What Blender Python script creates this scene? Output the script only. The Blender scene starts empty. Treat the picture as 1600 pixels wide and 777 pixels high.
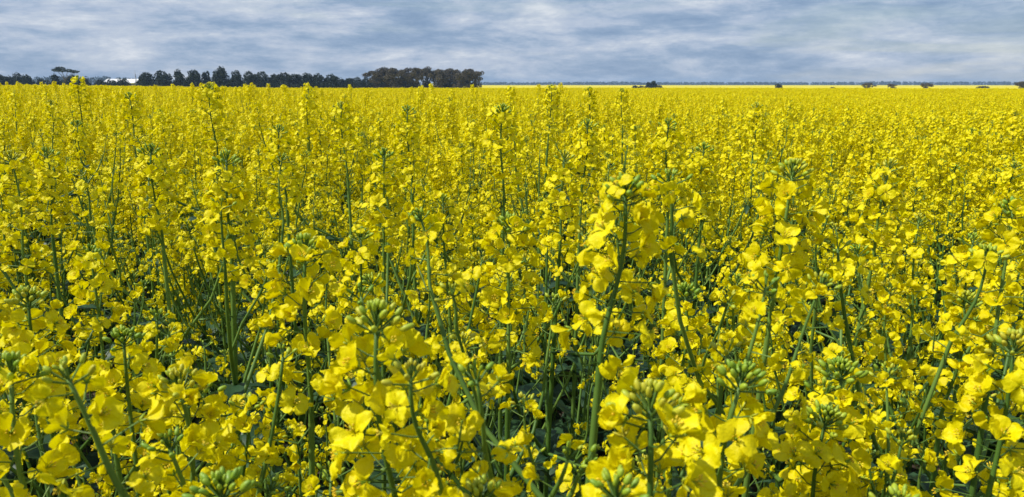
import bpy, math, random
import numpy as np
from mathutils import Vector, Matrix

rnd = random.Random(7)
nr = np.random.default_rng(7)
PI = math.pi
sc = bpy.context.scene
COL = sc.collection

# ------------------------------------------------------------------ helpers
def sstep(a, b, x):
    t = min(1, max(0, (x - a) / (b - a))); return t * t * (3 - 2 * t)
def node_mat(name):
    m = bpy.data.materials.new(name); m.use_nodes = True
    nt = m.node_tree
    for n in list(nt.nodes): nt.nodes.remove(n)
    return m, nt, nt.nodes, nt.links

def ramp(N, L, src, stops):
    r = N.new('ShaderNodeValToRGB')
    e = r.color_ramp.elements
    while len(e) > 1: e.remove(e[-1])
    e[0].position = stops[0][0]; e[0].color = (*stops[0][1], 1)
    for p, c in stops[1:]:
        k = e.new(p); k.color = (*c, 1)
    L.new(src, r.inputs['Fac'])
    return r.outputs['Color']

def leafy_material(name, c1, c2, scale=40, rough=.5, spec=.4, trans=.0, tcol=None, bump=0, bscale=300, objvar=True, c3=None):
    """diffuse + gloss + light passing through; colour varies softly over the thing and from object to object"""
    m, nt, N, L = node_mat(name)
    tc = N.new('ShaderNodeTexCoord'); geo = N.new('ShaderNodeNewGeometry')
    noi = N.new('ShaderNodeTexNoise'); noi.inputs['Scale'].default_value = scale; noi.inputs['Detail'].default_value = 2
    L.new(geo.outputs['Position'], noi.inputs['Vector'])
    stops = [(.3, c1), (.7, c2)]
    if c3: stops = [(.25, c1), (.5, c2), (.75, c3)]
    src = noi.outputs['Fac']
    if objvar:
        oi = N.new('ShaderNodeObjectInfo')
        mm = N.new('ShaderNodeMath'); mm.operation = 'MULTIPLY_ADD'
        L.new(oi.outputs['Random'], mm.inputs[0]); mm.inputs[1].default_value = .5; mm.inputs[2].default_value = -.25
        ad = N.new('ShaderNodeMath'); ad.operation = 'ADD'
        L.new(src, ad.inputs[0]); L.new(mm.outputs[0], ad.inputs[1]); src = ad.outputs[0]
    c = ramp(N, L, src, stops)
    p = N.new('ShaderNodeBsdfPrincipled'); L.new(c, p.inputs['Base Color'])
    p.inputs['Roughness'].default_value = rough; p.inputs['Specular IOR Level'].default_value = spec
    if bump:
        b = N.new('ShaderNodeBump'); b.inputs['Strength'].default_value = bump; b.inputs['Distance'].default_value = .002
        n2 = N.new('ShaderNodeTexNoise'); n2.inputs['Scale'].default_value = bscale; n2.inputs['Detail'].default_value = 3
        L.new(geo.outputs['Position'], n2.inputs['Vector'])
        L.new(n2.outputs['Fac'], b.inputs['Height']); L.new(b.outputs['Normal'], p.inputs['Normal'])
    out = N.new('ShaderNodeOutputMaterial')
    if trans:
        t = N.new('ShaderNodeBsdfTranslucent')
        if tcol: t.inputs['Color'].default_value = (*tcol, 1)
        else: L.new(c, t.inputs['Color'])
        mx = N.new('ShaderNodeMixShader'); mx.inputs[0].default_value = trans
        L.new(p.outputs[0], mx.inputs[1]); L.new(t.outputs[0], mx.inputs[2]); L.new(mx.outputs[0], out.inputs[0])
    else:
        L.new(p.outputs[0], out.inputs[0])
    return m

M_STEM = leafy_material('canola_stem', (.066, .14, .02), (.14, .235, .04), 9, .5, .3)
M_PETAL = leafy_material('canola_petal', (.80, .685, .001), (.85, .75, .0015), 25, .5, .22, .36, (.89, .785, .001), bump=.6, bscale=300, c3=(.88, .785, .004))
M_BUD = leafy_material('canola_bud', (.20, .34, .025), (.38, .48, .03), 60, .45, .4, .12, c3=(.55, .5, .03))
M_LEAF = leafy_material('canola_leaf', (.016, .05, .02), (.04, .095, .034), 14, .5, .35, .18, bump=.3, bscale=120)
M_ANTHER = leafy_material('canola_anther', (.75, .5, .02), (.8, .6, .05), 60, .7, .1)
CM = [M_STEM, M_PETAL, M_BUD, M_LEAF, M_ANTHER]
STEM, PETAL, BUD, LEAF, ANTH = range(5)

class G:
    """collects geometry as arrays and links it as ONE mesh"""
    def __init__(s): s.V = []; s.F = []; s.M = []; s.n = 0
    def add(s, v, f, m):
        v = np.asarray(v, float).reshape(-1, 3)
        s.V.append(v)
        for q in f: s.F.append(tuple(i + s.n for i in q))
        s.M.extend([m] * len(f) if isinstance(m, int) else m)
        s.n += len(v)
    def merge(s, g, mat=None):
        if not g.n: return
        v = np.concatenate(g.V)
        if mat is not None: v = v @ mat[:3, :3].T + mat[:3, 3]
        s.V.append(v); n = s.n
        s.F.extend([tuple(i + n for i in q) for q in g.F]); s.M.extend(g.M); s.n += len(v)
    def mesh(s, name, mats, smooth=True):
        me = bpy.data.meshes.new(name)
        v = np.concatenate(s.V) if s.V else np.zeros((0, 3))
        used = sorted(set(s.M)); idx = {k: i for i, k in enumerate(used)}
        me.from_pydata(v.tolist(), [], s.F)
        for k in used: me.materials.append(mats[k])
        me.polygons.foreach_set('material_index', [idx[k] for k in s.M])
        if smooth: me.polygons.foreach_set('use_smooth', [True] * len(s.F))
        me.update()
        return me
    def tube(s, pts, radii, sides, m, cap=True):
        pts = np.asarray(pts, float); n = len(pts)
        t = np.gradient(pts, axis=0); t /= np.linalg.norm(t, axis=1)[:, None] + 1e-12
        ref = np.array([0, 0, 1.]) if abs(t[0][2]) < .9 else np.array([1., 0, 0])
        V = []
        for i in range(n):
            a = np.cross(t[i], ref); a /= np.linalg.norm(a) + 1e-12
            b = np.cross(t[i], a); ref = np.cross(a, t[i]) if False else ref
            for k in range(sides):
                w = 2 * PI * k / sides
                V.append(pts[i] + radii[i] * (math.cos(w) * a + math.sin(w) * b))
        F = []
        for i in range(n - 1):
            for k in range(sides):
                k2 = (k + 1) % sides
                F.append((i * sides + k, i * sides + k2, (i + 1) * sides + k2, (i + 1) * sides + k))
        if cap: F.append(tuple(range((n - 1) * sides, n * sides)))
        s.add(V, F, m)
    def ellipsoid(s, sides, rings, L, W, m, mat, curve=0):
        V = [(0, 0, 0)]; F = []
        for r in range(1, rings):
            a = PI * r / rings
            z = L * (1 - math.cos(a)) / 2; w = W * (math.sin(a) ** .8) * (1.12 - .3 * z / L)
            for k in range(sides):
                b = 2 * PI * k / sides
                V.append((w * math.cos(b) + curve * z * z / L, w * math.sin(b), z))
        V.append((curve * L, 0, L)); e = len(V) - 1
        for k in range(sides):
            k2 = (k + 1) % sides
            F.append((0, 1 + k2, 1 + k)); F.append((e, 1 + (rings - 2) * sides + k, 1 + (rings - 2) * sides + k2))
            for r in range(rings - 2):
                F.append((1 + r * sides + k, 1 + r * sides + k2, 1 + (r + 1) * sides + k2, 1 + (r + 1) * sides + k))
        v = np.array(V) @ mat[:3, :3].T + mat[:3, 3]
        s.add(v, F, m)

def frame(pos, zdir, spin=0., scale=1.):
    z = np.asarray(zdir, float); z /= np.linalg.norm(z) + 1e-12
    r = np.array([0, 0, 1.]) if abs(z[2]) < .95 else np.array([1., 0, 0])
    x = np.cross(r, z); x /= np.linalg.norm(x); y = np.cross(z, x)
    c, s_ = math.cos(spin), math.sin(spin)
    m = np.eye(4); m[:3, 0] = (c * x + s_ * y) * scale; m[:3, 1] = (-s_ * x + c * y) * scale; m[:3, 2] = z * scale; m[:3, 3] = pos
    return m

# ------------------------------------------------------------------ flowers
def flower(seed, state, lod):
    """four petals round a few stamens; state: 0 open, 1 cupped, 2 drooping, 3 half shut and crumpled"""
    R = random.Random(seed); g = G()
    nu, nv = {0: (8, 4), 1: (4, 2), 2: (2, 1)}[lod]
    Lp = R.uniform(.0122, .0148); Wp = R.uniform(.0058, .0070)
    for k in range(4):
        az = k * PI / 2 + R.uniform(-.18, .18) + (.22 if k % 2 else -.1)
        if state == 0: tip = R.uniform(-.35, .35)
        elif state == 1: tip = R.uniform(.35, .9)
        elif state == 2: tip = R.uniform(-1.2, -.3)
        else: tip = R.choice([R.uniform(.9, 1.4), R.uniform(-.9, .2)])
        start = R.uniform(.9, 1.3)
        bend = R.uniform(.1, 1.9) * R.choice([1, 1, 1, -.3]); cup = R.uniform(-.3, .3) + (.45 if state == 3 else 0)
        twist = R.uniform(-.3, .3) * (2.2 if state >= 2 else 1)
        rp = R.uniform(0, 6); ra = R.uniform(.0005, .0014) * (1.8 if state >= 2 else 1)
        sl = R.uniform(.88, 1.1)
        V = []; x = .0006; z = .002; pu = 0
        cl = [(x, z, start)]
        steps = 14
        for i in range(1, steps + 1):
            u = i / steps
            a = start + (tip - start) * min(1, (u / .42)) ** 1.2 - bend * max(0, u - .45)
            x += math.cos(a) * Lp * sl / steps; z += math.sin(a) * Lp * sl / steps
            cl.append((x, z, a))
        for i in range(nu + 1):
            for j in range(-nv, nv + 1):
                v = j / nv
                u = (i / nu) ** (.75 if lod < 2 else 1)
                uu = u * (1 - (.10 * v * v) * u) - (.025 if j == 0 and i == nu else 0)
                f = uu * steps; i0 = min(int(f), steps - 1); t = f - i0
                cx = cl[i0][0] * (1 - t) + cl[i0 + 1][0] * t; cz = cl[i0][1] * (1 - t) + cl[i0 + 1][1] * t; ca = cl[i0][2]
                w = Wp * (.14 + .86 * sstep(.06, .58, u)) * max(.0, 1 - (max(0, u - .60) / (.425 if lod == 0 else .43 if lod == 1 else .50)) ** 2.2) ** .5
                yy = v * w; nz = cup * abs(v) ** 1.7 * w + ra * (1.15 * math.sin(rp + v * 4.2 + u * 3) + .35 * math.sin(rp * 2 + v * 9 - u * 7)) * u
                # the petal's normal in its own plane
                px = cx - math.sin(ca) * nz; pz = cz + math.cos(ca) * nz
                tw = twist * u
                yy2 = yy * math.cos(tw); d = yy * math.sin(tw)
                px -= math.sin(ca) * d; pz += math.cos(ca) * d
                V.append((px * math.cos(az) - yy2 * math.sin(az), px * math.sin(az) + yy2 * math.cos(az), pz))
        row = 2 * nv + 1
        F = [(i * row + j, (i + 1) * row + j, (i + 1) * row + j + 1, i * row + j + 1) for i in range(nu) for j in range(row - 1)]
        g.add(V, F, PETAL)
    if lod == 0:
        for k in range(6):
            a = k * PI / 3 + R.uniform(-.3, .3); r = .0016
            p0 = np.array([0, 0, .001]); p1 = np.array([math.cos(a) * r, math.sin(a) * r, R.uniform(.007, .0088)])
            g.tube([p0, p1], [.00025, .0002], 3, BUD, False)
            g.ellipsoid(4, 3, .0022, .0006, ANTH, frame(p1 - [0, 0, .0006], (math.cos(a) * .3, math.sin(a) * .3, 1)))
        g.tube([(0, 0, 0), (0, 0, .008)], [.0006, .0005], 4, BUD)
        for k in range(4):
            a = k * PI / 2 + .5
            d = np.array([math.cos(a), math.sin(a), .9])
            g.ellipsoid(3, 3, .006, .0009, BUD, frame((0, 0, 0), d))
    return g

FL = {lod: [flower(100 + i, [0, 0, 1, 3, 0, 2, 1, 2, 3, 0, 2, 1][i], lod) for i in range(12)] for lod in (0, 1, 2)}

def raceme(R, base, d0, size, lod, length, nfl, nbud, npod):
    """returns stalk geometry, flower placements, bud geometry. base: point, d0: direction"""
    stalk = G(); buds = G(); fl = []
    d0 = np.asarray(d0, float); d0 /= np.linalg.norm(d0)
    up = np.array([0, 0, 1.])
    npt = 7; pts = [np.asarray(base, float)]
    side = np.array([R.uniform(-1, 1), R.uniform(-1, 1), 0]) * .25
    for i in range(npt):
        d = d0 + up * (.10 * i) + side * math.sin(i * .7); d /= np.linalg.norm(d)
        pts.append(pts[-1] + d * length / npt)
    pts = np.array(pts)
    sides = {0: 6, 1: 4, 2: 3}[lod]
    r0 = .0022 * size; r1 = .0012 * size
    stalk.tube(pts, np.linspace(r0, r1, len(pts)), sides, STEM)
    def at(t):
        f = t * npt; i = min(int(f), npt - 1); q = f - i
        p = pts[i] * (1 - q) + pts[i + 1] * q; d = pts[i + 1] - pts[i]
        return p, d / np.linalg.norm(d)
    ga = 2.39996; ph = R.uniform(0, 6)
    topt = R.choice([.82, .88, .91, .91]) if nbud < 24 else R.choice([.80, .85])
    def radial(d, a):
        r = np.array([1., 0, 0]) if abs(d[0]) < .9 else np.array([0, 1., 0])
        x = np.cross(r, d); x /= np.linalg.norm(x); y = np.cross(d, x)
        return math.cos(a) * x + math.sin(a) * y
    k = 0
    for i in range(npod):       # young pods low on the stalk
        t = .02 + .45 * i / max(1, npod); p, d = at(t); r = radial(d, ph + k * ga); k += 1
        L = R.uniform(.014, .022); q = p + (r + d * R.uniform(.0, .5)) * L
        mid = (p + q) / 2 + up * .001
        if lod < 2: stalk.tube([p, mid, q], [.0006, .0005, .0005], 3, STEM, False)
        pd = r * R.uniform(.3, 1.) + d * 1.0; pd /= np.linalg.norm(pd); Lp = R.uniform(.008, .028)
        if lod < 2: stalk.tube([q, q + pd * Lp * .6, q + pd * Lp], [.0007, .0008, .0003], 3, STEM, False)
    for i in range(nfl):
        s = i / max(1, nfl - 1)
        t = .08 + topt * s ** .92; p, d = at(t); r = radial(d, ph + k * ga + R.uniform(-.25, .25)); k += 1
        L = (.024 - .010 * s) * R.uniform(.85, 1.25)
        e = (.05 + .45 * s) + R.uniform(-.2, .2)
        dirn = r + d * e; dirn /= np.linalg.norm(dirn)
        q = p + dirn * L * size
        if lod < 2: stalk.tube([p, p + (r * .6 + d * .1) * L * .5 * size, q], [.0007, .00055, .00055], 3, STEM, False)
        fd = dirn * .9 + up * R.uniform(-.15, .65) + np.array([R.uniform(-.45, .45), R.uniform(-.45, .45), R.uniform(-.3, .3)])
        if s < .45 and R.random() < .45: fd = dirn + up * R.uniform(-1.1, 0)
        st = R.choice([0, 2, 4, 6, 9, 11, 3]) if s > .4 else R.choice([3, 5, 7, 8, 10, 6, 5, 4, 9, 7])
        fl.append((frame(q, fd, R.uniform(0, 6.3), size * R.uniform(.85, 1.1) * (.85 if s > .93 else 1)), st))
    tip, dt = at(1.0)
    bs, br = {0: (7, 5), 1: (4, 3), 2: (3, 2)}[lod]
    for i in range(nbud):
        s = 1 - i / nbud            # 1 outer ... 0 centre
        p, d = at(1 - .05 * s); r = radial(d, ph + i * ga)
        th = 1.3 * s ** .75
        dirn = r * math.sin(th) + d * math.cos(th)
        L = (.0035 + .0105 * s) * R.uniform(.8, 1.15) * size; q = p + dirn * L + d * (.005 * (1 - s)) * size
        bl = (.0038 + .0040 * s) * size * R.uniform(.85, 1.2); bw = bl * R.uniform(.2, .26)
        if lod < 2: buds.tube([p, q], [.0006, .0007], 3, STEM, False)
        bd = r * math.sin(th * .8) + d * math.cos(th * .8) + np.array([R.uniform(-.15, .15) for _ in range(3)])
        buds.ellipsoid(bs, br, bl, bw * 1.15, BUD, frame(q, bd, R.uniform(0, 6)), curve=.08)
    return stalk, fl, buds

def leaf(R, base, az, L, W, lod):
    g = G(); nu, nv = (9, 2) if lod == 0 else (4, 1)
    el = R.uniform(.5, 1.1); x = 0; z = 0; V = []; wav = R.uniform(0, 6); dr = R.uniform(1.1, 2.0)
    for i in range(nu + 1):
        u = i / nu; a = el - dr * u
        if i: x += math.cos(a) * L / nu; z += math.sin(a) * L / nu
        w = W * (math.sin(PI * min(1, (u * .92 + .08)) ** .8) + .04) * (1 + .18 * math.sin(u * 23 + wav))
        for j in range(-nv, nv + 1):
            v = j / nv; y = v * w; zz = z + abs(v) * w * .35 + .12 * w * math.sin(u * 15 + j * 2 + wav)
            V.append((base[0] + x * math.cos(az) - y * math.sin(az), base[1] + x * math.sin(az) + y * math.cos(az), base[2] + zz))
    row = 2 * nv + 1
    g.add(V, [(i * row + j, (i + 1) * row + j, (i + 1) * row + j + 1, i * row + j + 1) for i in range(nu) for j in range(row - 1)], LEAF)
    return g

def plant(seed, H, lod, nbr=None, rich=1.0, big=.82, crown=1.0, side=1.0):
    """one canola plant of height H: stem, leaves, a head on the main stem and one on each branch"""
    R = random.Random(seed)
    stem = G(); leaves = []; heads = []
    n = 12; amp = R.uniform(.004, .014); ph = R.uniform(0, 6); top = H - R.uniform(.13, .18)
    pts = [(amp * math.sin(ph + 4 * i / n) - amp * math.sin(ph), amp * math.cos(ph * 2 + 5 * i / n) - amp * math.cos(ph * 2), top * i / n) for i in range(n + 1)]
    pts = np.array(pts); off = pts[-1] * [1, 1, 0]
    pts -= np.outer(np.linspace(0, 1, n + 1), off)       # the head stands straight over the root
    rad = np.linspace(.0056, .0026, n + 1)
    stem.tube(pts, rad, {0: 9, 1: 5, 2: 3}[lod], STEM, False)
    size = R.uniform(.95, 1.12) * big; crown *= R.uniform(.6, 1.15)
    Lm = H - top - .012
    heads.append(raceme(R, pts[-1], pts[-1] - pts[-2], size, lod, Lm, int(R.randint(21, 29) * rich), int(R.randint(14, 22) * crown), R.randint(0, 4)))
    def at(t):
        f = t * n; i = min(int(f), n - 1); q = f - i
        return pts[i] * (1 - q) + pts[i + 1] * q
    # long pedicels with small pods under the head
    for i in range(R.randint(3, 7) if lod < 2 else 0):
        p = at(R.uniform(.86, .99)); a = R.uniform(0, 6.3); d = np.array([math.cos(a), math.sin(a), R.uniform(.1, .8)]); L = R.uniform(.02, .035)
        stem.tube([p, p + d * L, p + d * L + np.array([d[0] * .3, d[1] * .3, 1]) * R.uniform(.008, .025)], [.0007, .0006, .0006], 3, STEM, False)
    nbr = nbr if nbr is not None else R.randint(5, 7)
    a0 = R.uniform(0, 6.3)
    for b in range(nbr):
        t = R.uniform(.48, .90) if b else .9; p = at(t); a = a0 + b * 2.4 + R.uniform(-.4, .4)
        drop = R.uniform(.04, .36) * (1 if b > 1 else .5); zt = H - drop
        hl = R.uniform(.06, .10)
        rr = R.uniform(.05, .13) + max(0, (zt - p[2])) * .12
        end = np.array([math.cos(a) * rr, math.sin(a) * rr, max(zt - hl, p[2] + .05)])
        mid = p * .45 + end * .55; mid[2] -= .02; mid += np.array([math.cos(a), math.sin(a), 0]) * .012
        q1 = p * .8 + mid * .2 + np.array([0, 0, .0])
        bp = [p, q1, mid, mid * .45 + end * .55 + np.array([math.cos(a), math.sin(a), 0]) * .006, end]
        stem.tube(bp, [.0027, .0025, .0021, .0019, .0018], {0: 7, 1: 4, 2: 3}[lod], STEM, False)
        if R.random() < .8:
            leaves.append(leaf(R, p, a + R.uniform(-.3, .3), R.uniform(.05, .10), R.uniform(.008, .016), lod))
        heads.append(raceme(R, end, bp[-1] - bp[-2], size * R.uniform(.8, 1) * (.9 if side < 1 else 1), lod, hl, int(R.randint(12, 18) * rich * side * (1 - 1.9 * max(0, drop - .08))), int(R.randint(4, 11) * crown), R.randint(0, 3)))
        if R.random() < .6 and lod < 2:      # a small shoot with only buds and a few flowers
            a2 = a + R.uniform(1, 2); e2 = mid + np.array([math.cos(a2) * .03, math.sin(a2) * .03, R.uniform(.04, .1)])
            stem.tube([mid, (mid + e2) / 2 + [0.004, 0, 0], e2], [.0015, .0013, .0012], 3 if lod else 5, STEM, False)
            heads.append(raceme(R, e2, e2 - mid, .75, lod, .03, int(R.randint(4, 9) * side), R.randint(3, 8), 0))
    for i in range(R.randint(5, 8) if lod < 2 else 2):
        p = at(R.uniform(.25, .72)); leaves.append(leaf(R, p, R.uniform(0, 6.3), R.uniform(.09, .2), R.uniform(.02, .045), lod))
    if lod < 2:         # bare thin side shoots in the tangle
        for i in range(R.randint(2, 4)):
            p = at(R.uniform(.35, .7)); a = R.uniform(0, 6.3); q = p + np.array([math.cos(a) * .06, math.sin(a) * .06, R.uniform(.06, .12)]); e = q + np.array([math.cos(a) * .02, math.sin(a) * .02, R.uniform(.05, .12)])
            stem.tube([p, (p + q) / 2 + [0, 0, -.008], q, e], [.0016, .0015, .0013, .001], 4, STEM, False)
    return stem, leaves, heads

# ------------------------------------------------------------------ linking
def setp(o, label=None, cat=None, group=None, kind=None):
    if label: o['label'] = label
    if cat: o['category'] = cat
    if group: o['group'] = group
    if kind: o['kind'] = kind
    return o

def mobj(name, me, parent=None, mat=None):
    o = bpy.data.objects.new(name, me); COL.objects.link(o)
    if parent is not None: o.parent = parent
    if mat is not None: o.matrix_local = Matrix([list(r) for r in mat])
    return o

def empty(name, loc=(0, 0, 0)):
    o = bpy.data.objects.new(name, None); COL.objects.link(o); o.location = loc; o.empty_display_size = .05
    return o

FLMESH = [FL[0][i].mesh('flower', CM) for i in range(12)]

def proto_plant(seed, H, lod, **kw):
    """a recipe: list of (name, mesh, matrix, [children]) so that every plant made from it shares mesh data"""
    stem, leaves, heads = plant(seed, H, lod, **kw)
    parts = [('stem', stem.mesh('stem', CM), None, [])]
    for l in leaves: parts.append(('leaf', l.mesh('leaf', CM), None, []))
    for stalk, fl, buds in heads:
        ch = []
        if lod == 0:
            for m, st in fl: ch.append(('flower', FLMESH[st], m))
        elif fl:
            g = G()
            for m, st in fl: g.merge(FL[1][st], m)
            ch.append(('blossom', g.mesh('blossom', CM), None))
        ch.append(('bud_cluster', buds.mesh('bud_cluster', CM), None))
        parts.append(('flower_head', stalk.mesh('flower_head', CM), None, ch))
    return H, parts

def stamp(recipe, loc, rot, scale, label, group):
    root = empty('canola_plant', loc); root.rotation_euler = rot; root.scale = scale
    setp(root, label, 'canola plant', group)
    for name, me, mat, ch in recipe[1]:
        p = mobj(name, me, root, mat)
        for n2, m2, mt2 in ch: mobj(n2, m2, p, mt2)
    return root

# ------------------------------------------------------------------ camera and projection
CAM_Z = 1.45
PITCH = math.radians(12.2)
FPX = 1186.0
cam_d = bpy.data.cameras.new('camera'); cam = bpy.data.objects.new('camera', cam_d); COL.objects.link(cam)
cam.location = (0, 0, CAM_Z); cam.rotation_euler = (PI / 2 - PITCH, 0, 0)
cam_d.sensor_width = 36; cam_d.lens = 36 * FPX / 1600
cam_d.clip_start = .02; cam_d.clip_end = 20000
cam_d.dof.use_dof = True; cam_d.dof.focus_distance = 1.6; cam_d.dof.aperture_fstop = 22.0
sc.camera = cam

def pix(px, py, depth):
    """world point seen at photo pixel (px,py) at the given distance along the view axis"""
    x = (px - 800) / FPX * depth; v = (388.5 - py) / FPX * depth
    return Vector((x, depth * math.cos(PITCH) + v * math.sin(PITCH), CAM_Z - depth * math.sin(PITCH) + v * math.cos(PITCH)))

def proj(x, y, z):
    z -= CAM_Z
    dep = y * math.cos(PITCH) - z * math.sin(PITCH); v = y * math.sin(PITCH) + z * math.cos(PITCH)
    return 800 + FPX * x / dep, 388.5 - FPX * v / dep

def terrain(x, y):
    d = math.hypot(x, y)
    return -1.7 * sstep(48, 200, d) + .004 * math.sin(x * .7) * sstep(2, 8, d) + .20 * sstep(-.22, -.62, x / max(y, 1)) * sstep(8, 40, d) * (1 - sstep(90, 260, d))

# ------------------------------------------------------------------ the plants
HS = [.95, 1.08, 1.2, 1.32, 1.44]
NEAR = []
BIG = [proto_plant(400 + i, [1.12, 1.2, 1.28, 1.36, 1.43, 1.32][i], 0, big=.97, crown=1.4, side=.5, rich=1.05) for i in range(6)]
for i in range(12):
    NEAR.append(proto_plant(500 + i, [.97, 1.05, 1.12, 1.2, 1.28, 1.36, 1.43, 1.0, 1.16, 1.24, 1.33, 1.4][i], 0, rich=1.2, side=.62))
MID = [proto_plant(700 + i, 1.0 + .045 * i, 1, rich=1.5, big=.92, crown=.8) for i in range(9)]

def pick(protos, H, R):
    c = sorted(protos, key=lambda p: abs(p[0] - H) + R.uniform(0, .07))
    return c[0]

# px, py of the top of the head, depth, lean (metres the root is shifted sideways), label
HERO = [
 (612, 462, .42, .02, 'big near canola plant with green buds above flowers hanging all down its stem'),
 (968, 268, .47, -.10, 'tall thick-stemmed canola plant whose large drooping flowers rise highest among the near ones'),
 (1005, 588, .36, -.01, 'close canola plant with a broad green bud crown over one flat open flower'),
 (1185, 562, .44, -.14, 'near canola plant leaning to the right with buds above one wide open flower'),
 (478, 362, .62, -.04, 'canola plant with grey green buds above a dark straight stem, left of centre'),
 (352, 230, .80, -.05, 'tall canola plant with a spread crown of buds on a long bare stem, left third'),
 (262, 578, .50, .0, 'low canola plant with pointed green buds above one large pale flower, lower left'),
 (315, 738, .36, .0, 'canola plant cut by the bottom edge showing only fat yellow green buds, lower left'),
 (735, 755, .38, .0, 'canola plant cut by the bottom edge showing a few green buds near the middle'),
 (800, 335, .72, -.03, 'canola plant with fine buds and a curving stem just left of the tallest drooping plant'),
 (884, 232, .92, -.06, 'canola plant with a leaning dark stem behind the tallest drooping plant'),
 (790, 158, 1.05, -.03, 'canola plant with a flared crown of buds standing clear above the middle of the field'),
 (1248, 246, .70, -.13, 'tall canola plant with a long leaning stem, highest of the near plants right of centre'),
 (1398, 245, .85, -.13, 'canola plant with leaning stem and flowers near the tip, second tall one at right'),
 (1578, 515, .50, .0, 'canola plant with large four-petalled flowers and a bare pale stem at the right edge'),
 (1588, 310, .72, -.02, 'canola plant with a full yellow head halfway up the right edge'),
 (1050, 182, 1.15, .0, 'canola plant with a flat ruff of green buds behind the tallest drooping plant'),
 (857, 130, 1.9, .0, 'slender canola plant with a green tuft touching the horizon, leftmost of three beside each other'),
 (926, 134, 2.3, .0, 'slender canola plant reaching the horizon, middle one of three beside each other'),
 (975, 136, 2.6, .0, 'slender canola plant reaching the horizon, rightmost of three beside each other'),
 (332, 126, 1.5, -.03, 'tall canola plant whose buds stand against the dark trees at left'),
 (119, 116, 2.3, .0, 'tallest canola plant against the sky, in front of the flat-topped gum tree'),
 (203, 142, 1.7, .0, 'canola plant with a bent stem just under the white shed roof'),
 (540, 156, 1.4, -.02, 'canola plant with a green tip standing out below the end of the dark tree row'),
 (240, 222, 1.05, .0, 'canola plant with spiky buds on a short stem, left of the spread-crowned tall one'),
 (12, 232, .95, .0, 'canola plant with dull green buds at the left edge below the trees'),
 (20, 545, .46, .0, 'canola plant with a fan of yellow green buds low on the left edge'),
 (1300, 553, .62, -.03, 'canola plant with a dense round knob of green buds, right of the leaning near one'),
 (1165, 422, .85, .0, 'canola plant with a broad bud crown right of the tallest drooping plant'),
 (1408, 432, .82, .0, 'canola plant with a cushion of small buds under the second tall plant at right'),
 (1496, 450, .76, .0, 'canola plant with wide flat buds between the right edge and the cushion-budded plant'),
 (640, 162, 1.35, .0, 'canola plant with a dark upright stem below the brown tree clump'),
 (915, 184, 1.3, -.05, 'canola plant with clubbed buds leaning right in the middle distance'),
 (1102, 220, 1.2, .0, 'canola plant with a full yellow head standing right of the ruffed one'),
 (1180, 158, 1.9, .03, 'thin canola plant with a long bare stem in the middle distance right of centre'),
 (1298, 640, .55, .0, 'canola plant with a tight yellow head over a dark green gap, lower right'),
 (45, 448, .62, .0, 'canola plant with a clump of open flowers halfway down the left edge'),
 (190, 512, .62, .0, 'canola plant with fine green buds and a thick pale stem, lower left'),
 (596, 228, 1.0, -.02, 'canola plant with broad pale petals above the bare stems left of centre'),
 (1532, 360, .9, .0, 'canola plant with small dark buds below the plants at the right edge'),
 (440, 192, 1.25, .0, 'canola plant with an open airy head between two tall plants at left'),
 (66, 228, 1.15, -.02, 'canola plant with a slanting dark stem next to the left edge'),
 (1445, 330, 1.0, .0, 'canola plant with bright open flowers right of the second tall plant'),
 (700, 300, .95, .0, 'canola plant with a loose yellow head left of the curving-stemmed one'),
 (140, 380, .8, .0, 'canola plant with many overlapping petals in the thick of the left side'),
 (560, 350, .8, -.02, 'canola plant with petals hanging in a column, right of the grey-budded one'),
 (1060, 440, .75, .0, 'canola plant with scattered small flowers just right of the thick leaning stem'),
 (1590, 250, 1.4, .0, 'canola plant with a narrow head near the right edge in the middle distance'),
]
n_near = 0
hero_xy = []
def place(protos, top, lean_x, lean_y, rz, label, group, R):
    """stand a plant on the ground so that its head comes to the point top"""
    root = Vector((top.x + lean_x, top.y + lean_y, 0)); root.z = terrain(root.x, root.y)
    v = top - root; H = v.length
    rec = pick(protos, H, R); s = H / rec[0]
    q = Vector((0, 0, 1)).rotation_difference(v.normalized()) @ Matrix.Rotation(rz, 3, 'Z').to_quaternion()
    return stamp(rec, root, q.to_euler(), (s, s, s), label, group), root

G_NEAR = 'canola plants of the crop standing close by'
G_HERO = 'canola plants that stand out from the crop'
Rh = random.Random(3)
for px, py, dep, lx, lab in HERO:
    top = pix(px, py, dep)
    o, root = place(BIG if dep < .8 else NEAR, top, lx, Rh.uniform(-.03, .05), Rh.uniform(0, 6.3), lab, G_HERO, Rh)
    hero_xy.append((top.x, top.y))

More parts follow.
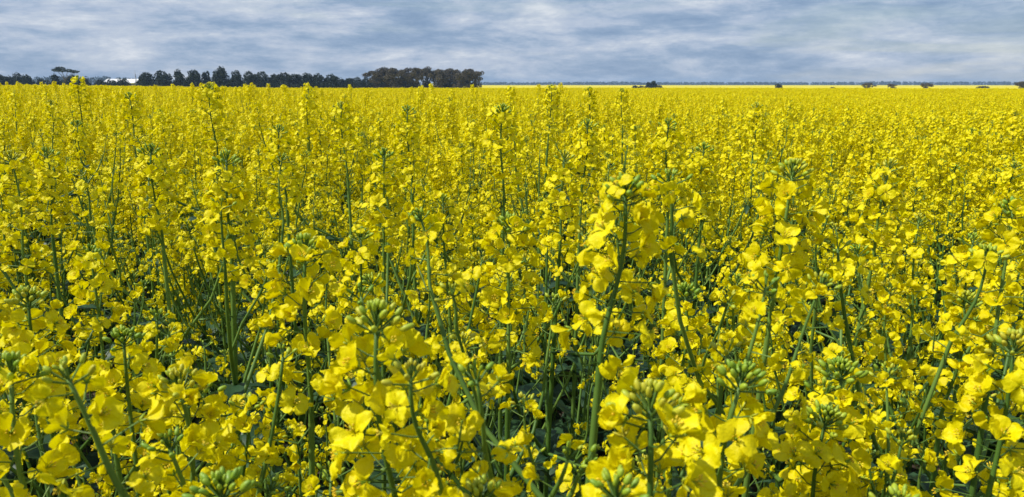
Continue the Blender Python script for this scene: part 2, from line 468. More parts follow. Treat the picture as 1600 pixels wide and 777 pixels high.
# the rest of the crop: jittered positions; the largest in the picture stand as plants of their own
pts = []
step = .168
R2 = random.Random(11)
ymax = 17
for iy in range(int(-1.2 / step), int(ymax / step)):
    y0 = iy * step
    half = abs(y0) * .80 + 1.3
    for ix in range(int(-half / step), int(half / step) + 1):
        x = ix * step + R2.uniform(-.5, .5) * step; y = y0 + R2.uniform(-.5, .5) * step
        d = math.hypot(x, y)
        if d < .32: continue
        dens = 1.0
        dens = 1 - (1 - sstep(.95, 2.1, d)) * (.42 + .42 * sstep(-.25, .25, x / max(.3, y)))
        if R2.random() > dens: continue
        if min((hx - x) ** 2 + (hy - y) ** 2 for hx, hy in hero_xy) < .045 ** 2: continue
        near = 1 - sstep(.5, 1.9, d)
        side = sstep(-.3, .5, x / max(.3, y))
        far = sstep(2.5, 9, d)
        mean = 1.225 - .055 * far - near * (.13 + .17 * side)
        H = mean + R2.gauss(0, .05 - .02 * far)
        if R2.random() < .10 - .07 * far: H += R2.uniform(.04, .13 - .03 * far) * (1 - near * .7)
        if d > 3 and x / y < .1 and R2.random() < .012 + .018 * sstep(-.1, -.5, x / y): H = CAM_Z + R2.uniform(-.06, .035)
        lane = abs(x / max(y, .2) + .555 + .02 * math.sin(y * 3))
        if .8 < y < 3.2 and lane < .055:
            if R2.random() < .6: continue
            H -= .14
        H = min(H, CAM_Z + .035)
        # keep plants that would fill the lens below the frame or short
        if d < .62 and y > 0: H = min(H, CAM_Z - max(.2, y * .62) - .0)
        H = max(.8, H - .03 * near)
        pts.append((x, y, H))
def in_view(x, y, H):
    if y < .2: return False
    px, py = proj(x, y, H)
    return -60 < px < 1660 and py < 800
vis = [(math.hypot(x, y), x, y, H) for x, y, H in pts if in_view(x, y, H)]
vis.sort()
N_IND = 300 - len(HERO)
ind = vis[:N_IND]; ind_set = {(a[1], a[2]) for a in ind}
def zone_label(x, y, H, d):
    px, py = proj(x, y, H)
    side = ['at the far left of the crop', 'left of the big bud-topped plant', 'between the two big nearest plants', 'right of the thick leaning stem', 'towards the right edge of the crop'][min(4, max(0, int(px // 320)))]
    depth = 'short canola plant low in the front gap' if d < .9 else 'ordinary yellow canola plant in the front rows' if d < 1.7 else 'ordinary yellow canola plant a few rows back' if d < 2.5 else 'small-looking canola plant in the middle rows'
    return depth + ' ' + side, 'canola plants: ' + depth.split('plant ')[1] + ' ' + side
for k, (d, x, y, H) in enumerate(ind):
    lab, grp = zone_label(x, y, H, d)
    top = Vector((x, y, H)) + Vector((R2.gauss(0, .035), R2.gauss(0, .035), 0))
    place(NEAR if k < 95 else MID, top, x - top.x, y - top.y, R2.uniform(0, 6.3), lab, grp, R2)

# ---- everything further on: ONE object, instances of whole plants and of two-metre patches
SRC = bpy.data.collections.new('crop_sources')
def whole(seed, H, lod, **kw):
    stem, leaves, heads = plant(seed, H, lod, **kw); g = G(); g.merge(stem)
    for l in leaves: g.merge(l)
    for st, fl, bu in heads:
        g.merge(st); g.merge(bu)
        for m, s in fl: g.merge(FL[lod][s], m)
    return g
src_i = 0
def source(g):
    global src_i
    o = bpy.data.objects.new('crop_plant.%03d' % src_i, g.mesh('crop_plant', CM)); SRC.objects.link(o); src_i += 1
for i in range(8): source(whole(900 + i, 1.2, 1, rich=1.6, big=.95, crown=.6))
for i in range(6): source(whole(950 + i, 1.2, 2, rich=1.6, big=1.0, crown=.4))
low = [whole(980 + i, 1.2, 2, nbr=6, rich=1.6, big=1.12, crown=.25) for i in range(4)]
def strip_low(g):       # only the upper half of a plant can be seen from here on
    return g
for i in range(4):
    g = G(); Rp = random.Random(40 + i)
    for k in range(130):
        a = Rp.uniform(0, 6.3); s = Rp.gauss(.955, .028) + (.05 if Rp.random() < .04 else 0); c, q = math.cos(a) * s, math.sin(a) * s
        m = np.array([[c, -q, 0, Rp.uniform(-1, 1)], [q, c, 0, Rp.uniform(-1, 1)], [0, 0, s, 0], [0, 0, 0, 1.]])
        g.merge(low[Rp.randrange(4)], m)
    source(g)
P, ROT, SCL, IDX = [], [], [], []
for x, y, H in pts:
    if (x, y) in ind_set: continue
    P.append((x, y, terrain(x, y))); s = H / 1.2
    ROT.append((R2.gauss(0, .035), R2.gauss(0, .035), R2.uniform(0, 6.3))); SCL.append(s)
    IDX.append(R2.randrange(8) if math.hypot(x, y) < 7 else 8 + R2.randrange(6))
for iy in range(9, 50):
    y = iy * 1.85
    for ix in range(int(-(y * .8 + 4) / 1.85), int((y * .8 + 4) / 1.85) + 1):
        x = ix * 1.85
        P.append((x + R2.uniform(-.1, .1), y + R2.uniform(-.1, .1), terrain(x, y))); ROT.append((0, 0, R2.randrange(4) * PI / 2)); SCL.append(R2.uniform(.985, 1.015)); IDX.append(14 + R2.randrange(4))
me = bpy.data.meshes.new('canola_crop'); me.from_pydata(P, [], [])
for nm, ty, data in (('rot', 'FLOAT_VECTOR', ROT), ('scl', 'FLOAT', SCL), ('idx', 'INT', IDX)):
    at_ = me.attributes.new(nm, ty, 'POINT')
    at_.data.foreach_set('vector' if ty == 'FLOAT_VECTOR' else 'value', np.array(data).ravel())
crop = mobj('canola_crop', me)
setp(crop, 'yellow flowering canola crop stretching away behind the nearest plants', 'crop', None, 'stuff')
ng = bpy.data.node_groups.new('scatter_crop', 'GeometryNodeTree')
ng.interface.new_socket('Geometry', in_out='INPUT', socket_type='NodeSocketGeometry')
ng.interface.new_socket('Geometry', in_out='OUTPUT', socket_type='NodeSocketGeometry')
gi = ng.nodes.new('NodeGroupInput'); go = ng.nodes.new('NodeGroupOutput')
iop = ng.nodes.new('GeometryNodeInstanceOnPoints'); ci = ng.nodes.new('GeometryNodeCollectionInfo')
ci.inputs['Collection'].default_value = SRC; ci.inputs['Separate Children'].default_value = True; ci.inputs['Reset Children'].default_value = True
iop.inputs['Pick Instance'].default_value = True
def attr(nm, ty):
    a = ng.nodes.new('GeometryNodeInputNamedAttribute'); a.data_type = ty; a.inputs['Name'].default_value = nm
    return a.outputs['Attribute']
ng.links.new(gi.outputs[0], iop.inputs['Points']); ng.links.new(ci.outputs[0], iop.inputs['Instance'])
ng.links.new(attr('idx', 'INT'), iop.inputs['Instance Index'])
e2r = ng.nodes.new('FunctionNodeEulerToRotation'); ng.links.new(attr('rot', 'FLOAT_VECTOR'), e2r.inputs[0]); ng.links.new(e2r.outputs[0], iop.inputs['Rotation'])
ng.links.new(attr('scl', 'FLOAT'), iop.inputs['Scale'])
ng.links.new(iop.outputs[0], go.inputs[0])
md = crop.modifiers.new('scatter', 'NODES'); md.node_group = ng

# ------------------------------------------------------------------ ground and far field
def sheet(name, rs, zoff, mat, a0=0, a1=2 * PI, na=96, noise=0):
    V, F = [], []
    full = a1 - a0 > 6.2
    for r in rs:
        for k in range(na + (0 if full else 1)):
            a = a0 + (a1 - a0) * k / na
            x, y = r * math.cos(a), r * math.sin(a)
            V.append((x, y, terrain(x, y) + zoff + (nr.uniform(-noise, noise) if noise else 0)))
    n = na if full else na + 1
    for i in range(len(rs) - 1):
        for k in range(na):
            k2 = (k + 1) % n if full else k + 1
            F.append((i * n + k, i * n + k2, (i + 1) * n + k2, (i + 1) * n + k))
    if full and rs[0] < .5: F.append(tuple(range(n))[::-1])
    me = bpy.data.meshes.new(name); me.from_pydata(V, [], F); me.materials.append(mat)
    me.polygons.foreach_set('use_smooth', [True] * len(F)); me.update()
    o = mobj(name, me); return o

m, nt, N, L = node_mat('soil')
geo = N.new('ShaderNodeNewGeometry'); n1 = N.new('ShaderNodeTexNoise'); n1.inputs['Scale'].default_value = 12; n1.inputs['Detail'].default_value = 6
L.new(geo.outputs['Position'], n1.inputs['Vector'])
c = ramp(N, L, n1.outputs['Fac'], [(.3, (.035, .025, .016)), (.55, (.08, .055, .035)), (.7, (.05, .06, .025))])
p = N.new('ShaderNodeBsdfPrincipled'); L.new(c, p.inputs['Base Color']); p.inputs['Roughness'].default_value = .95
b = N.new('ShaderNodeBump'); b.inputs['Strength'].default_value = .6; b.inputs['Distance'].default_value = .02; L.new(n1.outputs['Fac'], b.inputs['Height']); L.new(b.outputs['Normal'], p.inputs['Normal'])
o = N.new('ShaderNodeOutputMaterial'); L.new(p.outputs[0], o.inputs[0]); M_SOIL = m
rs = [.3, 1, 2, 4, 8, 16, 30, 45, 55, 65, 80, 95, 110, 130, 150, 170, 190, 210, 230, 300, 450, 700, 1100, 1800, 2600, 4000, 7000, 12000]
setp(sheet('ground', rs, 0, M_SOIL), kind='structure')

m, nt, N, L = node_mat('far_canola')
geo = N.new('ShaderNodeNewGeometry'); n1 = N.new('ShaderNodeTexNoise'); n1.inputs['Scale'].default_value = 3.0; n1.inputs['Detail'].default_value = 6; n1.inputs['Roughness'].default_value = .7
L.new(geo.outputs['Position'], n1.inputs['Vector'])
n2 = N.new('ShaderNodeTexNoise'); n2.inputs['Scale'].default_value = .025; n2.inputs['Detail'].default_value = 3
L.new(geo.outputs['Position'], n2.inputs['Vector'])
ma = N.new('ShaderNodeMath'); ma.operation = 'MULTIPLY_ADD'; L.new(n2.outputs['Fac'], ma.inputs[0]); ma.inputs[1].default_value = .35; ma.inputs[2].default_value = -.17
mb = N.new('ShaderNodeMath'); mb.operation = 'ADD'; L.new(n1.outputs['Fac'], mb.inputs[0]); L.new(ma.outputs[0], mb.inputs[1])
c = ramp(N, L, mb.outputs[0], [(.30, (.22, .22, .02)), (.45, (.62, .52, .012)), (.7, (.80, .66, .01))])
p = N.new('ShaderNodeBsdfPrincipled'); L.new(c, p.inputs['Base Color']); p.inputs['Roughness'].default_value = .9; p.inputs['Specular IOR Level'].default_value = .1
o = N.new('ShaderNodeOutputMaterial'); L.new(p.outputs[0], o.inputs[0]); M_FAR = m
rs = [84, 90, 100, 110, 122, 135, 150, 170, 190, 210, 230, 260, 300, 340, 400, 500, 650, 850, 1100, 1500, 2000, 2500]
setp(sheet('canola_field', rs, 1.10, M_FAR, math.radians(20), math.radians(160), 1400, noise=.03), kind='structure')

# ------------------------------------------------------------------ trees
M_TREE = leafy_material('dark_foliage', (.011, .021, .018), (.034, .05, .036), .9, .7, .15, .1, objvar=False)
M_GUM = leafy_material('gum_foliage', (.05, .05, .04), (.145, .12, .085), .8, .7, .15, .1, objvar=False)
M_BARK = leafy_material('bark', (.05, .042, .036), (.13, .115, .10), 2, .9, .1, objvar=False)
def clumps(R, g, blobs, dens, size):
    for (cx, cy, cz, rx, ry, rz) in blobs:
        n = int(dens * (rx * ry * rz) ** (2 / 3))
        for _ in range(n):
            a = R.uniform(0, 2 * PI); u = R.uniform(-1, 1); q = math.sqrt(1 - u * u); rr = R.uniform(.35, 1.08) ** .5
            bump = 1 + .16 * math.sin(a * 3 + cx) * math.cos(u * 5 + cz)
            p = np.array([cx + rx * q * math.cos(a) * rr * bump, cy + ry * q * math.sin(a) * rr * bump, cz + rz * u * rr * bump])
            e1 = np.array([R.gauss(0, 1) for _ in range(3)]); e1 /= np.linalg.norm(e1); e2 = np.cross(e1, [R.gauss(0, 1) for _ in range(3)]); e2 /= np.linalg.norm(e2)
            s = size * R.uniform(.5, 1.3)
            g.add([p - e1 * s, p + e2 * s * .6, p + e1 * s, p - e2 * s * .6], [(0, 1, 2, 3)], 0)

def tree(name, px, dist, top_py, w_px, kind, label, cat, group, seed):
    R = random.Random(seed)
    x = (px - 800) / FPX * dist; y = dist
    gz = terrain(x, y)
    hz = CAM_Z + (132.3 - top_py) / FPX * dist; H = hz - gz; W = w_px / FPX * dist / 2 * (1.22 if kind in ('round', 'gum') else 1.3 if px < 800 else 1.0)
    root = empty(name, (x, y, gz)); setp(root, label, cat, group)
    t = G(); blobs = []
    if kind == 'round':
        nt_ = R.randint(5, 7)
        blobs.append((0, 0, H * .42, W * .82, W * .8, H * .34)); blobs.append((R.uniform(-.5, .5) * W, 0, H * R.uniform(.2, .3), W * 1.6, W, H * .30))
        blobs.append((R.uniform(-.15, .15) * W, 0, H * .74, W * .52, W * .5, H * .25))
        for k in range(nt_):
            blobs.append((R.uniform(-.6, .6) * W, R.uniform(-.5, .5) * W, H * R.uniform(.3, .8), W * R.uniform(.28, .42), W * .35, H * R.uniform(.12, .2)))
        tips = [(b_[0] * .6, b_[1] * .6, b_[2]) for b_ in blobs]; fork = H * .2; dens, sz = 120, .33
    elif kind == 'bush':
        for k in range(5): blobs.append((R.uniform(-.6, .6) * W, R.uniform(-.4, .4) * W, H * R.uniform(.35, .58), W * R.uniform(.4, .6), W * .5, H * .44))
        tips = [(b_[0] * .6, b_[1] * .6, b_[2]) for b_ in blobs]; fork = H * .12; dens, sz = 110, .3
    elif kind == 'gum':     # crowns of small clumps held high on bare limbs
        for k in range(17):
            a = R.uniform(0, 6.3); q = R.uniform(.1, .95)
            blobs.append((math.cos(a) * q * W, math.sin(a) * q * W, H * (R.uniform(.62, .94) - .10 * q), W * R.uniform(.24, .40), W * .3, H * R.uniform(.06, .11)))
        for k in range(4):
            blobs.append((R.uniform(-.6, .6) * W, R.uniform(-.6, .6) * W, H * R.uniform(.42, .6), W * R.uniform(.12, .24), W * .2, H * R.uniform(.04, .09)))
        tips = [(b_[0], b_[1], b_[2]) for b_ in blobs]; fork = H * .34; dens, sz = 165, .24
        for k in range(3): blobs.append((R.uniform(-.5, .5) * W, R.uniform(-.5, .5) * W, H * R.uniform(.16, .4), W * R.uniform(.3, .5), W * .4, H * .13))
    else:                   # flat: umbrella crowns over bare limbs
        for (fx, fz) in ((-.45, .86), (-.2, .93), (.35, .84), (.62, .80), (.0, .84)):
            blobs.append((fx * W, R.uniform(-.2, .2) * W, H * fz, W * .30, W * .3, H * .055))
        tips = [(b_[0], b_[1], b_[2]) for b_ in blobs]; fork = H * .45; dens, sz = 170, .24
    lean = R.uniform(-.03, .03) * H
    rt = H * .022 + .06
    t.tube([(0, 0, -.2), (lean * .5, 0, fork * .5), (lean, 0, fork)], [rt * 1.3, rt, rt * .85], 7, 1, False)
    for (a_, b_, c_) in tips:
        m1 = (lean + (a_ - lean) * .4, b_ * .4, fork + (c_ - fork) * .55)
        t.tube([(lean, 0, fork - .05), m1, (a_, b_, c_)], [rt * .6, rt * .38, rt * .15], 5, 1, False)
    mats = [M_GUM if kind in ('gum',) else M_TREE, M_BARK]
    mobj('trunk', t.mesh('trunk', mats), root)
    g = G(); clumps(R, g, blobs, dens, sz); mobj('crown', g.mesh('crown', mats, False), root)
    return root

GR = 'dark trees of the windbreak row'
GG = 'gum trees of the brown clump'
ts = [
 ('tree', 10, 300, 116, 46, 'round', 'broad dark tree at the left end of the windbreak', GR),
 ('tree', 32, 330, 119, 30, 'bush', 'low dark tree beside the broad one at the left end', GR),
 ('tree', 47, 300, 114.5, 20, 'round', 'small round-topped tree with see-through branches near the left end', GR),
 ('tree', 60, 300, 117.5, 22, 'round', 'dense low dark tree just left of the gap with distant woods', GR),
 ('gum_tree', 117, 290, 105.5, 36, 'flat', 'tall gum tree with two flat umbrella crowns above the windbreak', GR),
 ('tree', 103, 300, 116, 14, 'round', 'narrow dark tree under the left umbrella crown of the gum', GR),
 ('tree', 128, 300, 117.5, 26, 'round', 'dense dark tree under the right umbrella crown of the gum', GR),
 ('tree', 84, 310, 123, 16, 'bush', 'low dark bush in the gap left of the flat-topped gum', GR),
 ('tree', 146, 310, 122.5, 16, 'bush', 'low dark bush right of the flat-topped gum', GR),
 ('tree', 172, 310, 125, 24, 'bush', 'low wide bush left of the white shed', GR),
 ('tree', 200, 300, 122.0, 26, 'bush', 'small dark bush standing in front of the white shed roof', GR),
 ('tree', 186, 300, 124.5, 16, 'bush', 'lowest dark bush hiding the left half of the white shed', GR),
 ('tree', 244, 300, 114, 32, 'round', 'dense tree right of the white shed, wider of a pair', GR),
 ('tree', 268, 300, 111, 24, 'round', 'dense tree with a pointed top, right one of the pair by the shed', GR),
 ('tree', 293, 300, 109, 17, 'round', 'slender tree with gaps in its crown right of the pair by the shed', GR),
 ('tree', 314, 300, 110, 27, 'round', 'broad domed tree beside the slender gappy one', GR),
 ('tree', 335, 305, 112, 13, 'round', 'small upright tree between the domed tree and the tallest one', GR),
 ('tree', 356, 300, 105.5, 26, 'round', 'tallest dark tree of the windbreak with a rounded top', GR),
 ('tree', 379, 300, 111, 22, 'round', 'round dark tree directly right of the tallest one', GR),
 ('tree', 400, 300, 112.5, 24, 'round', 'dark tree second to the right of the tallest one', GR),
 ('tree', 418, 300, 113, 26, 'round', 'dark tree third to the right of the tallest one', GR),
 ('tree', 437, 300, 116, 18, 'round', 'shorter dark tree filling a dip in the windbreak top', GR),
 ('tree', 455, 300, 114.5, 28, 'round', 'wide dark tree just right of the dip in the windbreak', GR),
 ('tree', 470, 300, 116, 20, 'round', 'dark tree squeezed between two wide ones in the windbreak', GR),
 ('tree', 488, 300, 115, 28, 'round', 'wide dark tree in the middle of the even stretch', GR),
 ('tree', 505, 300, 116, 22, 'round', 'dark tree second from the end of the even stretch', GR),
 ('tree', 523, 300, 116.5, 26, 'round', 'dark tree closing the even stretch of the windbreak', GR),
 ('tree', 545, 305, 122, 20, 'bush', 'low dark tree after the even stretch', GR),
 ('tree', 557, 303, 122.5, 22, 'bush', 'second low dark tree past the even stretch of the windbreak', GR),
 ('tree', 572, 300, 121.5, 26, 'bush', 'low dark tree touching the brown gum clump', GR),
 ('gum_tree', 592, 300, 110, 30, 'gum', 'gum tree at the left end of the brown clump', GG),
 ('gum_tree', 607, 305, 105.5, 28, 'gum', 'gum tree with the highest top at the left of the brown clump', GG),
 ('gum_tree', 622, 298, 107, 26, 'gum', 'gum tree third from the left in the brown clump', GG),
 ('gum_tree', 637, 305, 107, 28, 'gum', 'gum tree fourth from the left in the brown clump', GG),
 ('gum_tree', 655, 300, 105.5, 32, 'gum', 'gum tree with rusty brown crown in the middle of the clump', GG),
 ('gum_tree', 672, 305, 105.5, 30, 'gum', 'gum tree over the bright gap between trunks', GG),
 ('gum_tree', 690, 300, 107, 28, 'gum', 'gum tree just right of the bright gap between trunks', GG),
 ('gum_tree', 705, 305, 107.5, 28, 'gum', 'dense brown gum tree right of the middle of the clump', GG),
 ('gum_tree', 721, 298, 107, 26, 'gum', 'gum tree third from the right end of the clump', GG),
 ('gum_tree', 734, 305, 108.5, 26, 'gum', 'gum tree second from the right end of the clump', GG),
 ('gum_tree', 744, 300, 109.5, 20, 'gum', 'gum tree leaning out at the right end of the brown clump', GG),
 ('tree', 600, 312, 119, 30, 'bush', 'dark bush under the left crowns of the brown clump', GG),
 ('tree', 628, 312, 120, 34, 'bush', 'dark bush behind the left trunks of the brown clump', GG),
 ('tree', 700, 312, 122, 26, 'bush', 'dark bush behind the right trunks of the brown clump', GG),
 ('tree', 718, 312, 124, 22, 'bush', 'small dark bush near the right end of the brown clump', GG),
 ('tree', 738, 312, 128, 14, 'bush', 'lowest dark bush under the last gum of the clump', GG),
]
GS = 'lone trees out in the far field'
ts += [
 ('tree', 1016, 420, 126.5, 12, 'round', 'lone dark round tree in the far field right of the clump', GS),
 ('tree', 1008, 425, 128.5, 8, 'round', 'small dark tree touching the lone round tree', GS),
 ('tree', 992, 420, 133.4, 18, 'bush', 'low dark bush trailing left of the lone round tree', GS),
 ('tree', 1208, 420, 130.5, 13, 'bush', 'dark squarish bush alone in the far field', GS),
 ('tree', 1289, 420, 136.2, 10, 'bush', 'tiny low bush just above the crop right of the squarish one', GS),
 ('gum_tree', 1345, 430, 129.3, 15, 'gum', 'small gum tree in the far field, first of three along a line', GS),
 ('gum_tree', 1381, 430, 130.5, 12, 'gum', 'smallest gum tree in the far field, middle of three', GS),
 ('gum_tree', 1433, 430, 130.0, 16, 'gum', 'small gum tree in the far field, last of three', GS),
 ('tree', 1518, 430, 135.2, 26, 'bush', 'long low dark bush in the far field', GS),
 ('gum_tree', 1580, 400, 126.5, 18, 'gum', 'thin gum tree in the far field close to the right edge', GS),
]
for i, (nm, px, dist, tp, w, kd, lab, grp) in enumerate(ts):
    tree(nm, px, dist, tp, w, kd, lab, 'bush' if kd == 'bush' else 'tree', grp, 60 + i)

def treeline(px0, px1, dist, tops, label, seed, size=1.2):
    R = random.Random(seed); g = G(); n = int((px1 - px0) / FPX * dist / 5)
    for i in range(n):
        f = i / n; px = px0 + (px1 - px0) * f
        tp = np.interp(px, [t_[0] for t_ in tops], [t_[1] for t_ in tops]) + R.uniform(-.35, .35) + .3 * math.sin(i * .37) * math.sin(i * .11) - 1.6
        x = (px - 800) / FPX * dist + R.uniform(-3, 3); y = dist + R.uniform(-15, 15); gz = terrain(x, y)
        H = CAM_Z + (132.3 - tp) / FPX * dist - gz
        clumps(R, g, [(x, y, gz + H * .45, 6.5, 6, H * .55)], 1.8, size * 1.7)
    o = mobj('treeline', g.mesh('treeline', [M_TREE], False)); setp(o, label, 'treeline', None, 'stuff')
treeline(690, 1150, 2300, [(690, 130.5), (750, 130.6), (830, 131), (930, 130), (985, 130), (1000, 131), (1100, 130.3), (1150, 131)], 'far blue line of woods along the horizon behind the lone round tree', 5)
treeline(1140, 1680, 2300, [(1140, 130.8), (1200, 130), (1215, 131), (1340, 130), (1380, 129), (1420, 130.5), (1500, 130), (1510, 129.3), (1560, 130), (1700, 130)], 'far blue line of woods along the horizon behind the small gums', 6)
treeline(-60, 300, 1300, [(-60, 124), (75, 122.5), (110, 122.5), (150, 123), (180, 122), (200, 124), (300, 127)], 'distant bluish woods seen in the gaps of the windbreak', 8)

# ------------------------------------------------------------------ shed and mast
def pmat(name, col, rough=.5, noise=.03):
    return leafy_material(name, tuple(c * (1 - noise * 2) for c in col), col, .8, rough, .4, objvar=False)
M_WHITE = pmat('white_sheeting', (.8, .8, .8)); M_DARK = pmat('dark_opening', (.05, .05, .06)); M_STEEL = pmat('galvanised_steel', (.30, .31, .33)); M_WALL = pmat('pale_wall', (.55, .56, .58))
D = 420; sx0 = (184 - 800) / FPX * D; sx1 = (231 - 800) / FPX * D
gz = terrain((sx0 + sx1) / 2, D); shed = empty('farm_shed', ((sx0 + sx1) / 2, D, gz)); setp(shed, 'long white-roofed farm shed showing between the trees of the windbreak', 'shed')
w = (sx1 - sx0) / 2; dp = 6; eave = 4.0; ridge = CAM_Z + 8.2 / FPX * D - gz
g = G()
g.add([(-w, -dp, 0), (w, -dp, 0), (w, dp, 0), (-w, dp, 0), (-w, -dp, eave), (w, -dp, eave), (w, dp, eave), (-w, dp, eave), (-w, 0, ridge - .15), (w, 0, ridge - .15)],
      [(0, 1, 5, 4), (1, 2, 6, 9, 5), (2, 3, 7, 6), (3, 0, 4, 8, 7)], 0)
mobj('wall', g.mesh('wall', [M_WALL], False), shed)
g = G()
N_ = 60
for s in (-1, 1):
    V = []; F = []
    for k in range(N_ + 1):
        x = -w - .4 + (2 * w + .8) * k / N_; c_ = .05 if k % 2 else 0
        V += [(x, s * (dp + .5), eave - .12 + c_), (x, 0, ridge + c_), (x, s * (dp + .5), eave - .18 + c_), (x, 0, ridge - .06 + c_)]
    for k in range(N_):
        a = k * 4; F += [(a, a + 4, a + 5, a + 1), (a + 2, a + 3, a + 7, a + 6)]
    g.add(V, F, 0)
mobj('roof', g.mesh('roof', [M_WHITE], False), shed)
for dx in (-5, 3):
    g = G(); g.add([(dx, -dp - .05, .1), (dx + 3.6, -dp - .05, .1), (dx + 3.6, -dp - .05, 3.6), (dx, -dp - .05, 3.6), (dx, -dp - .01, .1), (dx + 3.6, -dp - .01, .1), (dx + 3.6, -dp - .01, 3.6), (dx, -dp - .01, 3.6)],
                   [(0, 1, 2, 3), (4, 5, 1, 0), (3, 2, 6, 7), (1, 5, 6, 2), (4, 0, 3, 7)], 0)
    mobj('sliding_door', g.mesh('sliding_door', [M_STEEL], False), shed)
D = 300; mx = (226 - 800) / FPX * D; gz = terrain(mx, D); mast = empty('radio_mast', (mx, D, gz)); setp(mast, 'thin grey lattice mast rising beside the white shed roof', 'mast')
Hm = CAM_Z + 21.5 / FPX * D - gz; g = G()
def mp(k, z):
    r = .42 * (1 - z / Hm) + .05; a = k * 2 * PI / 3 + .4; return np.array([r * math.cos(a), r * math.sin(a), z])
for k in range(3):
    g.tube([mp(k, 0), mp(k, Hm * .8)], [.06, .04], 5, 0)
for k in range(3):
    g = G(); g.tube([mp(k, 0), mp(k, Hm * .8)], [.11, .07], 5, 0); mobj('mast_leg', g.mesh('mast_leg', [M_STEEL]), mast)
g = G()
zz = 0
while zz < Hm * .78:
    for k in range(3): g.tube([mp(k, zz), mp((k + 1) % 3, zz + .7)], [.045, .045], 4, 0)
    zz += .7
mobj('lattice', g.mesh('lattice', [M_STEEL]), mast)
g = G(); g.tube([(0, 0, Hm * .76), (0, 0, Hm)], [.08, .06], 5, 0); mobj('antenna', g.mesh('antenna', [M_STEEL]), mast)

# ------------------------------------------------------------------ haze
HAZE = True
if HAZE:
    m, nt, N, L = node_mat('haze_air')
    v = N.new('ShaderNodeVolumePrincipled'); v.inputs['Color'].default_value = (.50, .72, 1, 1); v.inputs['Density'].default_value = .0002; v.inputs['Anisotropy'].default_value = 0
    o = N.new('ShaderNodeOutputMaterial'); L.new(v.outputs[0], o.inputs['Volume'])
    x0, x1, y0, y1, z0, z1 = -3600, 3600, -3600, 3600, -4, 16
    me = bpy.data.meshes.new('haze')
    me.from_pydata([(x0, y0, z0), (x1, y0, z0), (x1, y1, z0), (x0, y1, z0), (x0, y0, z1), (x1, y0, z1), (x1, y1, z1), (x0, y1, z1)], [],
                   [(3, 2, 1, 0), (4, 5, 6, 7), (0, 1, 5, 4), (1, 2, 6, 5), (2, 3, 7, 6), (3, 0, 4, 7)])
    me.materials.append(m); setp(mobj('haze', me), 'thin blue air haze over the whole field', None, None, 'stuff')

# ------------------------------------------------------------------ sky and sun
SUN_EL, SUN_AZ = math.radians(52), math.radians(-105)      # azimuth clockwise from +Y
wd = bpy.data.worlds.new('World'); sc.world = wd; wd.use_nodes = True
nt = wd.node_tree; N = nt.nodes; L = nt.links
for n in list(N): N.remove(n)
sky = N.new('ShaderNodeTexSky'); sky.sky_type = 'NISHITA'; sky.sun_disc = False; sky.sun_elevation = SUN_EL; sky.sun_rotation = SUN_AZ
sky.air_density = 1.2; sky.dust_density = .3; sky.ozone_density = 1.5
bg = N.new('ShaderNodeBackground'); bg.inputs['Strength'].default_value = .10; L.new(sky.outputs[0], bg.inputs['Color'])
tc = N.new('ShaderNodeTexCoord')
def mapn(sc_, loc=(0, 0, 0)):
    mp_ = N.new('ShaderNodeMapping'); mp_.inputs['Scale'].default_value = sc_; mp_.inputs['Location'].default_value = loc
    L.new(tc.outputs['Generated'], mp_.inputs['Vector']); return mp_.outputs[0]
def noise(vec, scale, det, rough, dist=0):
    n = N.new('ShaderNodeTexNoise'); n.inputs['Scale'].default_value = scale; n.inputs['Detail'].default_value = det; n.inputs['Roughness'].default_value = rough; n.inputs['Distortion'].default_value = dist
    L.new(vec, n.inputs['Vector']); return n.outputs['Fac']
def mth(op, a, b_=None, c_=None, clamp=False):
    n = N.new('ShaderNodeMath'); n.operation = op; n.use_clamp = clamp
    for i, v in enumerate((a, b_, c_)):
        if v is None: continue
        if isinstance(v, (int, float)): n.inputs[i].default_value = v
        else: L.new(v, n.inputs[i])
    return n.outputs[0]
big = noise(mapn((1, 1, 9), (.3, 1.7, 0)), 2.6, 7, .6, .5)
sh1 = mth('ADD', mth('MULTIPLY', noise(mapn((1, 1, 4.2), (5.2, .4, 2.1)), 6.6, 14, .66, .12), .86), mth('MULTIPLY', noise(mapn((1, 1, 9), (2.2, 1.4, .1)), 5.5, 12, .6, .1), .14))
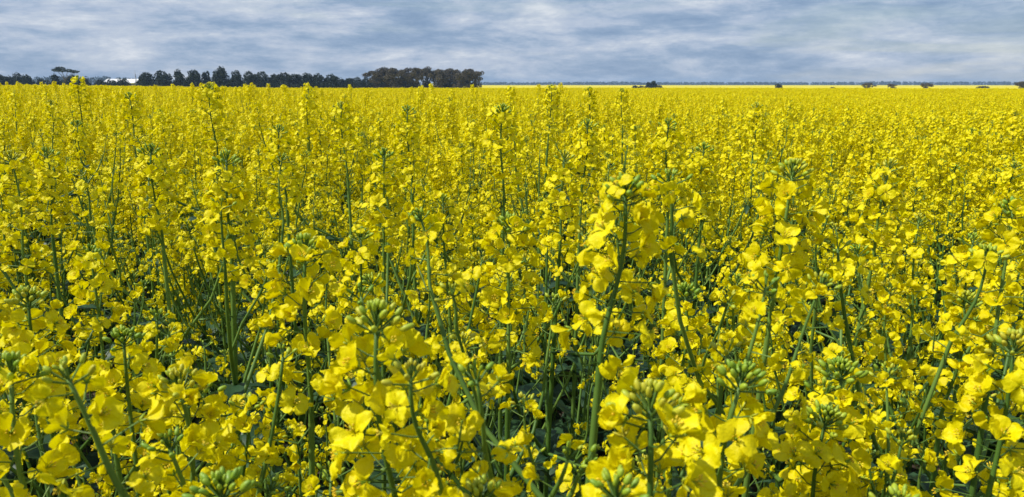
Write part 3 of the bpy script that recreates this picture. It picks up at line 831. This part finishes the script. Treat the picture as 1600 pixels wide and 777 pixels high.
# cloud cover factor
sep = N.new('ShaderNodeSeparateXYZ'); L.new(tc.outputs['Generated'], sep.inputs[0])
elev = sep.outputs['Z']; ex = sep.outputs['X']
def mrange(v, a, b_, c_, d_):
    n = N.new('ShaderNodeMapRange'); n.interpolation_type = 'SMOOTHSTEP'
    L.new(v, n.inputs['Value']); n.inputs['From Min'].default_value = a; n.inputs['From Max'].default_value = b_; n.inputs['To Min'].default_value = c_; n.inputs['To Max'].default_value = d_
    return n.outputs['Result']
low_ = mrange(elev, .0, .05, .9, 1)                        # clear band along the horizon
rgt = mrange(ex, -.3, .75, .12, -.10)
cov = mth('ADD', big, rgt)
cov = mrange(cov, .34, .56, 0, 1)
cov = mth('MULTIPLY', cov, low_)
cov = mth('MULTIPLY_ADD', cov, .30, .66)
shade = mth('ADD', sh1, mth('MULTIPLY', mrange(ex, -.5, .6, -.35, 1), -.045))
shade = mth('ADD', shade, mth('MULTIPLY', mrange(elev, .0, .05, 1, 0), -.01))
ccol = ramp(N, L, shade, [(.37, (.22, .325, .50)), (.44, (.29, .395, .565)), (.49, (.375, .47, .625)), (.52, (.44, .52, .665)), (.56, (.51, .58, .70)), (.63, (.70, .74, .815))])
bgc = N.new('ShaderNodeBackground'); L.new(ccol, bgc.inputs['Color']); bgc.inputs['Strength'].default_value = 1.0
mx = N.new('ShaderNodeMixShader'); L.new(cov, mx.inputs[0]); L.new(bg.outputs[0], mx.inputs[1]); L.new(bgc.outputs[0], mx.inputs[2])
wo = N.new('ShaderNodeOutputWorld'); L.new(mx.outputs[0], wo.inputs[0])

sl = bpy.data.lights.new('sun', 'SUN'); sl.energy = 4.8; sl.angle = math.radians(.8); sl.color = (1, .96, .89)
so = bpy.data.objects.new('sun', sl); COL.objects.link(so)
sd = Vector((math.sin(SUN_AZ) * math.cos(SUN_EL), math.cos(SUN_AZ) * math.cos(SUN_EL), math.sin(SUN_EL)))
so.rotation_euler = sd.to_track_quat('Z', 'Y').to_euler()

# ------------------------------------------------------------------ render settings
sc.view_settings.view_transform = 'Standard'; sc.view_settings.look = 'None'; sc.view_settings.exposure = .05; sc.view_settings.gamma = 1
cy = sc.cycles
cy.max_bounces = 6; cy.diffuse_bounces = 3; cy.glossy_bounces = 2; cy.transmission_bounces = 4; cy.transparent_max_bounces = 4; cy.volume_bounces = 0
cy.use_denoising = True; cy.denoiser = 'OPENIMAGEDENOISE'; cy.denoising_input_passes = 'RGB_ALBEDO_NORMAL'
cy.caustics_reflective = False; cy.caustics_refractive = False
sc.render.use_persistent_data = False
print('plants', len(pts), 'visible', len(vis), 'last individual at', ind[-1][0], 'objects', len(bpy.data.objects), 'points', len(P))
